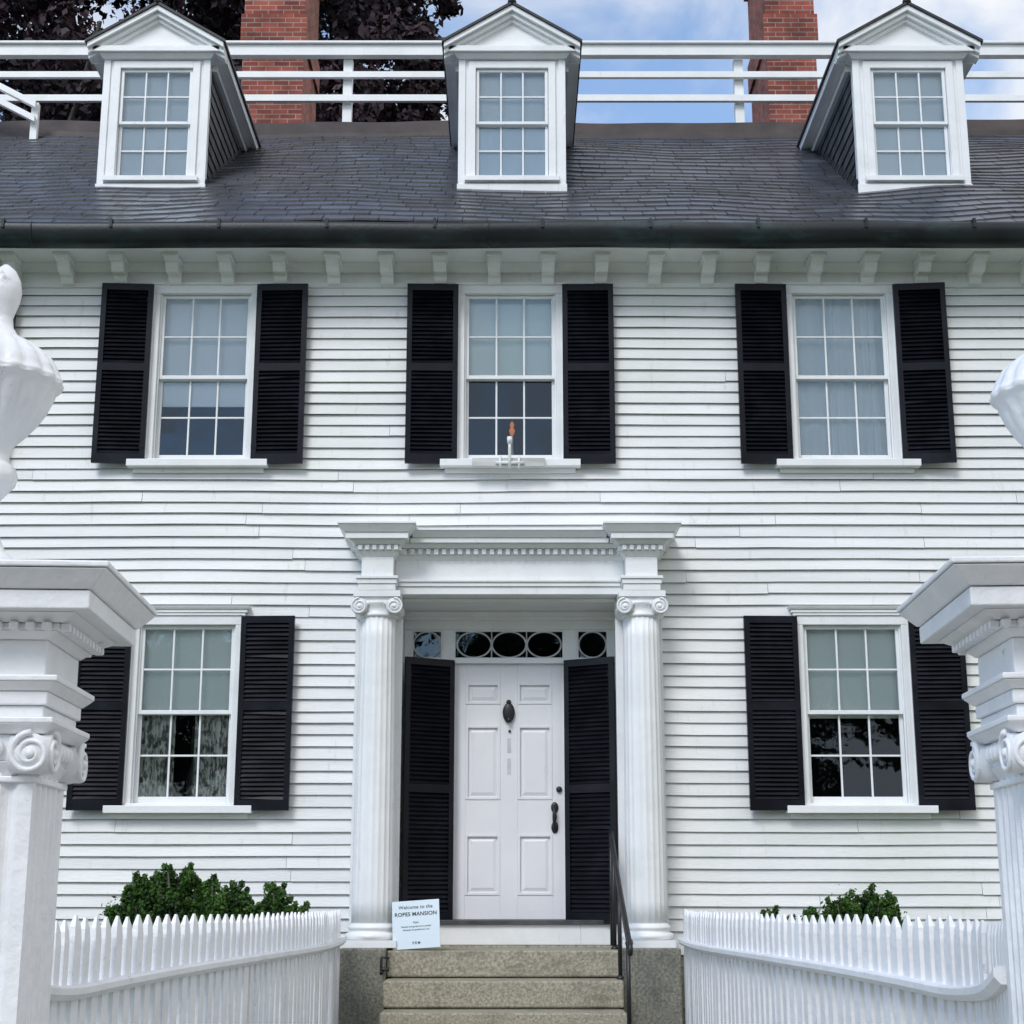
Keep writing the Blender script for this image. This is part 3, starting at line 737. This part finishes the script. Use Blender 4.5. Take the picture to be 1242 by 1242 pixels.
# ---------------------------------------------------------------- gate posts
def flute_section(h,nf=5,dep=.012,marg=.03):
    pts=[]
    fw=(2*h-2*marg)/nf
    def side():
        out=[(-h,0)]
        for i in range(nf):
            a=-h+marg+fw*i+fw*.12; b=a+fw*.76
            for k in range(6):
                t=k/5; out.append((a+(b-a)*t,dep*math.sin(math.pi*t)))
        return out
    for q in range(4):
        ca,sa=round(math.cos(q*math.pi/2)),round(math.sin(q*math.pi/2))
        for u,d in side():
            x,y=u,-h+d; pts.append((x*ca-y*sa,x*sa+y*ca))
    return pts
def gate_post(x,y,rot,dz=0.0,ux=0.0):
    e=empty('gate_post',(x,y,EYE),(0,0,R(rot)))
    mb=MB(); h=.18
    sec=flute_section(h,dep=.016); n=len(sec)
    b=mb.verts([(p,q,-1.25) for p,q in sec]+[(p,q,.30) for p,q in sec])
    for i in range(n): j=(i+1)%n; mb.face([b+i,b+j,b+n+j,b+n+i])
    mb.obj('shaft',[M_post],e)
    mb=MB()
    mb.box(-.25,.25,-.25,.25,G,-1.36); mb.frust((-.235,.235,-.235,.235),-1.359,(-.19,.19,-.19,.19),-1.27); mb.box(-.20,.20,-.20,.20,-1.30,-1.24)
    q=lambda r:(-r,r,-r,r)
    mb.box(*q(.188),.275,.292); 
    mb.frust(q(.175),.2925,q(.20),.33)
    mb.box(*q(.192),.331,.40); mb.frust(q(.205),.4005,q(.232),.425); mb.box(*q(.232),.4255,.442)
    mb.box(*q(.198),.4425,.475); mb.box(*q(.208),.4755,.512); mb.frust(q(.212),.5125,q(.236),.535); mb.box(*q(.238),.5355,.552)
    mb.box(*q(.195),.5525,.65)
    mb.frust(q(.20),.6505,q(.225),.672); mb.box(*q(.235),.6725,.69); mb.frust(q(.245),.6905,q(.285),.712)
    mb.box(*q(.328),.7125,.762); mb.frust(q(.334),.7645,q(.378),.812); mb.box(*q(.382),.8145,.83)
    mb.frust(q(.375),.8305,q(.12),.885); 
    for i in range(11):
        a=-.235+.47*i/11
        for s_ in (-1,1):
            mb.box(a,a+.024,s_*.2355,s_*.262,.668,.689); mb.box(s_*.2355,s_*.262,a,a+.024,.668,.689)
    mb.obj('entablature',[M_post],e,.004)
    mb=MB()
    for s_ in (-1,1):
        for t_ in (-1,1):
            mb.tube([(s_*.12,t_*.178,.348),(s_*.225,t_*.178,.348)],.052,22); mb.spiral((s_*.228,t_*.178,.348),'x',.049,t_,.009)
            mb.sphere((s_*.23,t_*.178,.348),.012,.014,.014,10,6)
            mb.tube([(t_*.178,s_*.12,.348),(t_*.178,s_*.225,.348)],.052,22); mb.spiral((t_*.178,s_*.228,.348),'y',.049,t_,.009)
            mb.sphere((t_*.178,s_*.23,.348),.014,.012,.014,10,6)
        for i in range(5):
            a=-.088+.044*i
            mb.sphere((s_*.205,a,.365),.016,.015,.024,10,7); mb.sphere((a,s_*.205,.365),.015,.016,.024,10,7)
    mb.obj('ionic_capital',[M_post],e)
    mb=MB()
    def gad(a,z):
        z=z-dz
        if 1.425<z<1.56: return 1+.07*abs(math.cos(a*9))-.05
        if 1.26<z<1.40: return 1+.06*abs(math.cos(a*9))-.04
        return 1
    prof=[(.13,.86),(.13,.885),(.10,.90),(.06,.93),(.042,.97),(.034,1.03),(.034,1.08),(.05,1.10),(.072,1.125),(.078,1.15),(.07,1.175),(.052,1.19),(.05,1.215),(.062,1.245),(.09,1.275),(.118,1.31),(.142,1.35),(.158,1.39),(.170,1.415),(.182,1.425),(.184,1.44),(.176,1.452),(.168,1.475),(.150,1.505),(.118,1.535),(.08,1.558),(.05,1.575),(.034,1.60),(.03,1.63),(.036,1.65),(.046,1.68),(.05,1.71),(.045,1.745),(.03,1.775),(.008,1.795)]
    P=[]
    for i in range(len(prof)-1):
        for k in range(3):
            t=k/3; P.append((prof[i][0]*(1-t)+prof[i+1][0]*t,prof[i][1]*(1-t)+prof[i+1][1]*t+dz*(1 if prof[i][1]>.93 else 0)))
    P.append((prof[-1][0],prof[-1][1]+dz))
    mb.lathe(P,108,ux,0,gad)
    mb.obj('urn_finial',[M_post],e)
    return e
gate_post(-1.445,-8.67,3,ux=-.048)
gate_post(1.525,-8.72,-3,-.055,ux=.035)

# ---------------------------------------------------------------- picket fences
def fence(sx):
    ctrl=[(4.55,1.40),(5.0,1.50),(5.4,1.575),(6.0,1.60),(7.07,1.51),(8.2,1.39),(9.85,1.28),(11.0,1.265),(12.32,1.31)]
    def xat(d):
        for i in range(len(ctrl)-1):
            if ctrl[i][0]<=d<=ctrl[i+1][0]:
                p0=ctrl[max(i-1,0)];p1=ctrl[i];p2=ctrl[i+1];p3=ctrl[min(i+2,len(ctrl)-1)]
                t=(d-p1[0])/(p2[0]-p1[0])
                m1=(p2[1]-p0[1])/(p2[0]-p0[0]); m2=(p3[1]-p1[1])/(p3[0]-p1[0]); h=p2[0]-p1[0]
                return (2*t**3-3*t*t+1)*p1[1]+(t**3-2*t*t+t)*h*m1+(-2*t**3+3*t*t)*p2[1]+(t**3-t*t)*h*m2
        return ctrl[-1][1]
    def zrail(d):
        if d<6.0: return -.335+.13*((6.0-d)/1.45)**1.6
        return -.335+.012*math.sin((d-6)*.8)
    mb=MB()
    ds=[4.55+ (12.3-4.55)*i/90 for i in range(91)]
    path=[(sx*xat(d),d-13,zrail(d)) for d in ds]
    mb.sweep(path,[(-.055,-.008),(-.045,.0),(.045,.0),(.055,-.008),(.055,-.03),(.035,-.05),(-.035,-.05),(-.055,-.03)])
    mb.sweep([(x,y,-1.32) for x,y,z in path],[(-.03,-.04),(-.03,.04),(.03,.04),(.03,-.04)])
    d=4.65
    while d<12.28:
        x=sx*xat(d); x2=sx*xat(min(d+.05,12.3)); ang=math.atan2(-(x2-x),.05)
        w=.038; t=.014
        mb.M=Matrix.Translation((x+random.uniform(-.003,.003),d-13,0))@Matrix.Rotation(ang+random.uniform(-.05,.05),4,'Z')@Matrix.Rotation(random.uniform(-.015,.015),4,'X')
        zr_=zrail(d); near=max(0,min(1,(8.0-d)/2.0))
        top=zr_+.205+.035*near+random.uniform(-.006,.006)-(.10*max(0,(5.9-d)/1.3) if d<5.9 else 0)
        b0=G+.12
        mb.box(-t,t,-w,w,b0,top-.085)
        mb.hexa([(-t,-w,top-.085),(t,-w,top-.085),(t,w,top-.085),(-t,w,top-.085),(-t*.8,-w*.82,top-.04),(t*.8,-w*.82,top-.04),(t*.8,w*.82,top-.04),(-t*.8,w*.82,top-.04)])
        mb.hexa([(-t*.8,-w*.82,top-.04),(t*.8,-w*.82,top-.04),(t*.8,w*.82,top-.04),(-t*.8,w*.82,top-.04),(-t*.3,-w*.16,top),(t*.3,-w*.16,top),(t*.3,w*.16,top),(-t*.3,w*.16,top)])
        mb.M=Matrix.Identity(4)
        d+=.128
    for d in (8.4,12.2):
        x=sx*(xat(d)+.06); mb.box(x-.04,x+.04,d-13-.04,d-13+.04,G,zrail(d)-.06)
    return mb.obj('picket_fence',[M_post])
fence(-1); fence(1)

# ---------------------------------------------------------------- vegetation
def leaves(name,clumps,per,size,mat,flat=.6,asp=.6):
    cs=np.array([c[:3] for c in clumps]); rs=np.array([c[3] for c in clumps]); ct=np.array([c[4] for c in clumps])
    idx=np.repeat(np.arange(len(cs)),per); n=len(idx)
    u=np.random.normal(size=(n,3)); u/=np.linalg.norm(u,axis=1)[:,None]
    rad=np.random.random(n)**.45
    off=u*rad[:,None]*rs[idx][:,None]; off[:,2]*=flat
    c=cs[idx]+off
    nrm=u+np.random.normal(size=(n,3))*.7; nrm/=np.linalg.norm(nrm,axis=1)[:,None]
    r=np.random.normal(size=(n,3)); a=np.cross(nrm,r); a/=np.linalg.norm(a,axis=1)[:,None]; b=np.cross(nrm,a)
    s=size*np.random.uniform(.6,1.3,n)[:,None]
    P=np.stack([c-a*s,c-b*s*asp,c+a*s,c+b*s*asp],1).reshape(-1,3)
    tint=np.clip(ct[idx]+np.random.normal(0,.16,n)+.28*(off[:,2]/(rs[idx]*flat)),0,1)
    me=bpy.data.meshes.new(name); me.vertices.add(4*n); me.vertices.foreach_set('co',P.ravel())
    me.loops.add(4*n); me.loops.foreach_set('vertex_index',np.arange(4*n))
    me.polygons.add(n); me.polygons.foreach_set('loop_start',np.arange(n)*4); me.polygons.foreach_set('loop_total',np.full(n,4))
    at=me.attributes.new('tint','FLOAT','FACE'); at.data.foreach_set('value',tint)
    me.materials.append(mat); me.update(); me.validate()
    o=bpy.data.objects.new(name,me); scene.collection.objects.link(o); return o
# copper beech behind the house
tr=empty('copper_beech_tree')
cl=[]
def lim(z,y): return -1.60+.4*math.sin(z*1.3)+(.3 if z>15.8 else 0)+.12*math.sin(z*4.1)
C=np.array((-9.0,14.5,13.5)); RR=np.array((7.6,5.0,9.5))
while len(cl)<230:
    p=np.random.normal(size=3); p/=np.linalg.norm(p); p*=random.uniform(.5,1.0)**.5
    q=C+p*RR; rr=random.uniform(.7,1.1)
    if q[0]+rr*.7>lim(q[2],q[1]): q[0]=lim(q[2],q[1])-rr*.7-random.random()*1.5
    cl.append((q[0],q[1],q[2],rr,random.uniform(.15,.6)))
for i in range(420):
    rr=random.uniform(.4,.85); z_=random.uniform(11.5,19.5); y_=random.uniform(11.5,18)
    x_=random.uniform(-10.5,-1.5)
    if x_+rr*.75>lim(z_,y_): x_=lim(z_,y_)-rr*.75-random.random()*.5
    cl.append((x_,y_,z_,rr,random.choice((.05,.2,.4,.65,.85))))
for i in range(26): 
    z_=random.uniform(13,18); cl.append((lim(z_,13)+random.uniform(-.2,.25),random.uniform(12,14),z_,random.uniform(.15,.35),random.uniform(.3,.7)))
o=leaves('foliage',cl,210,.085,M_beech,flat=.8); o.parent=tr
mb=MB(); mb.tube([(-8.6,14,G),(-8.5,14,2),(-8.7,14.1,7),(-8.4,14,12),(-8.6,14,18)],[.65,.5,.42,.28,.1],12)
for i in range(16):
    a=random.uniform(0,6.28); z0=random.uniform(4,14); l=random.uniform(3,5.8); e=Vector((math.cos(a)*l,math.sin(a)*l*.7,random.uniform(1.5,4)))
    s0=Vector((-8.55,14,z0)); mb.tube([s0,s0+e*.35+Vector((0,0,.2)),s0+e*.7,s0+e],[.16,.11,.07,.03],8)
mb.obj('trunk',[M_bark],tr)
# trees across the street (unseen, added for reflections in the glass)
tr=empty('reflected_street_trees'); cl=[]
for i in range(11):
    cx=-44+8.8*i+random.uniform(-1.5,1.5); h=random.uniform(11.5,14.5); 
    for k in range(38):
        p=np.random.normal(size=3); p/=np.linalg.norm(p); p*=random.random()**.4
        cl.append((cx+p[0]*5.4,-46+p[1]*3.5,h*.58+p[2]*h*.48,random.uniform(1.1,2.0),random.uniform(.1,.8)))
o=leaves('foliage',cl,100,.36,M_street,flat=.8); o.parent=tr
mb=MB()
for i in range(11):
    cx=-44+8.8*i; mb.tube([(cx,-46,G),(cx+.2,-46,3),(cx,-46,8)],[.4,.3,.1],8)
mb.obj('trunks',[M_bark],tr)
# evergreens
def shrub(lobes,y):
    e=empty('evergreen_shrub')
    cl=[]
    for lx,top,w in lobes:
        for i in range(52):
            a=random.uniform(0,6.28); rr=w*math.sqrt(random.random()); zz=top-.07-abs(random.gauss(0,.14))-.24*(rr/w)**2
            r0=random.uniform(.03,.065); tt=random.uniform(.1,.95); bx,by=lx+rr*math.cos(a),y+rr*.8*math.sin(a)
            for k in range(3): cl.append((bx+k*.022*math.cos(a),by+k*.015*math.sin(a),zz-.035+k*.04,r0*(1-.24*k),min(1,tt+.14*k)))
        for i in range(50):
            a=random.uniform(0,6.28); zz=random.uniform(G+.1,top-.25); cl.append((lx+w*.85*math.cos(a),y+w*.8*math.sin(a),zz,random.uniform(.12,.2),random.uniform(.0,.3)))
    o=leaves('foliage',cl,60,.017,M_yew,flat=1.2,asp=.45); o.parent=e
    mb=MB()
    for lx,top,w in lobes:
        mb.tube([(lx,y,G),(lx+.03,y,(G+top)/2),(lx,y,top-.15)],[.05,.035,.012],8)
        for i in range(9):
            a=random.uniform(0,6.28); z0=random.uniform(G+.4,top-.5); mb.tube([(lx,y,z0),(lx+.5*w*math.cos(a),y+.5*w*math.sin(a),z0+.25),(lx+.85*w*math.cos(a),y+.8*w*math.sin(a),min(top-.12,z0+.5))],[.018,.012,.005],6)
    mb.obj('stems',[M_bark],e)
shrub([(-2.40,.245,.16),(-2.62,.18,.15),(-2.76,.03,.13),(-2.20,.15,.10),(-2.5,.0,.25)],-1.45)
shrub([(-1.98,.13,.12),(-1.66,.10,.10),(-1.83,-.02,.18),(-2.1,-.03,.13),(-1.52,-.05,.08)],-1.55)
shrub([(2.50,.07,.14),(2.36,.02,.15),(2.64,.02,.10),(2.18,-.05,.11),(2.45,-.08,.24)],-1.5)
shrub([(1.88,-.10,.05),(1.98,-.14,.08)],-1.3)

# ---------------------------------------------------------------- ground
mb=MB(); mb.poly([(-400,-400,G),(400,-400,G),(400,400,G),(-400,400,G)]); mb.obj('lawn',[M_grass],fixn=False)
mb=MB(); mb.box(-1.1,1.1,-9.2,-2.28,G-.05,G+.02); mb.obj('garden_path',[M_walk])
mb=MB(); mb.box(-60,60,-12.5,-9.21,G-.05,G+.03); mb.obj('sidewalk_pavement',[M_walk])
mb=MB(); mb.box(-60,60,-24,-14.0,G-.1,G+.004); mb.obj('street_road',[noise_mat('asphalt',(.04,.04,.042),(.065,.065,.068),scale=30,rough=.9,bump=.4,bscale=90)])
mb=MB(); mb.box(-60,60,-14.0,-12.501,G-.05,G+.13); mb.obj('kerb_pavement',[M_walk],bevel=.01)

# ---------------------------------------------------------------- light
sund=Vector((-.40,-.95,1.0)).normalized()
el=math.asin(sund.z); az=math.atan2(sund.x,sund.y)
w=bpy.data.worlds.new('World'); scene.world=w; w.use_nodes=True; nt=w.node_tree; L=nt.links
bg=nt.nodes['Background']; bg.inputs['Strength'].default_value=.15
sk=N(nt,'ShaderNodeTexSky'); sk.sky_type='NISHITA'; sk.sun_disc=False; sk.sun_elevation=el; sk.sun_rotation=az; sk.dust_density=.3
hs=N(nt,'ShaderNodeHueSaturation'); hs.inputs['Saturation'].default_value=1.0; hs.inputs['Value'].default_value=1.6; L.new(sk.outputs[0],hs.inputs['Color'])
tc=N(nt,'ShaderNodeTexCoord'); mp=N(nt,'ShaderNodeMapping'); mp.inputs['Scale'].default_value=(1,1,1.7); mp.inputs['Location'].default_value=(.35,.2,.1)
L.new(tc.outputs['Generated'],mp.inputs[0])
no=N(nt,'ShaderNodeTexNoise'); no.inputs['Scale'].default_value=4.2; no.inputs['Detail'].default_value=9; no.inputs['Roughness'].default_value=.55; no.inputs['Distortion'].default_value=.35
L.new(mp.outputs[0],no.inputs['Vector'])
sp=N(nt,'ShaderNodeSeparateXYZ'); L.new(tc.outputs['Generated'],sp.inputs[0])
ma=N(nt,'ShaderNodeMath',operation='MULTIPLY_ADD'); ma.inputs[1].default_value=.35; L.new(sp.outputs[0],ma.inputs[0]); L.new(no.outputs['Fac'],ma.inputs[2])
mr=N(nt,'ShaderNodeMapRange'); mr.inputs[1].default_value=.36; mr.inputs[2].default_value=.57; mr.interpolation_type='SMOOTHSTEP'; L.new(ma.outputs[0],mr.inputs[0])
mx=N(nt,'ShaderNodeMix',data_type='RGBA'); L.new(mr.outputs[0],mx.inputs['Factor']); L.new(hs.outputs[0],mx.inputs['A']); mx.inputs['B'].default_value=(6.3,6.45,6.7,1)
L.new(mx.outputs['Result'],bg.inputs['Color'])
sd=bpy.data.lights.new('sun','SUN'); sd.energy=1.7; sd.angle=R(20); sd.color=(1,.98,.95)
so=bpy.data.objects.new('sun',sd); so.rotation_euler=(-sund).to_track_quat('-Z','Y').to_euler(); so.location=(-10,-20,30); scene.collection.objects.link(so)

# ---------------------------------------------------------------- camera
cd=bpy.data.cameras.new('camera'); cd.sensor_width=36; cd.lens=1900/1242*36; cd.clip_end=2000; cd.clip_start=.05
co=bpy.data.objects.new('camera',cd); co.location=(0,-13,EYE); co.rotation_euler=(R(90+13.58),0,0); scene.collection.objects.link(co); scene.camera=co
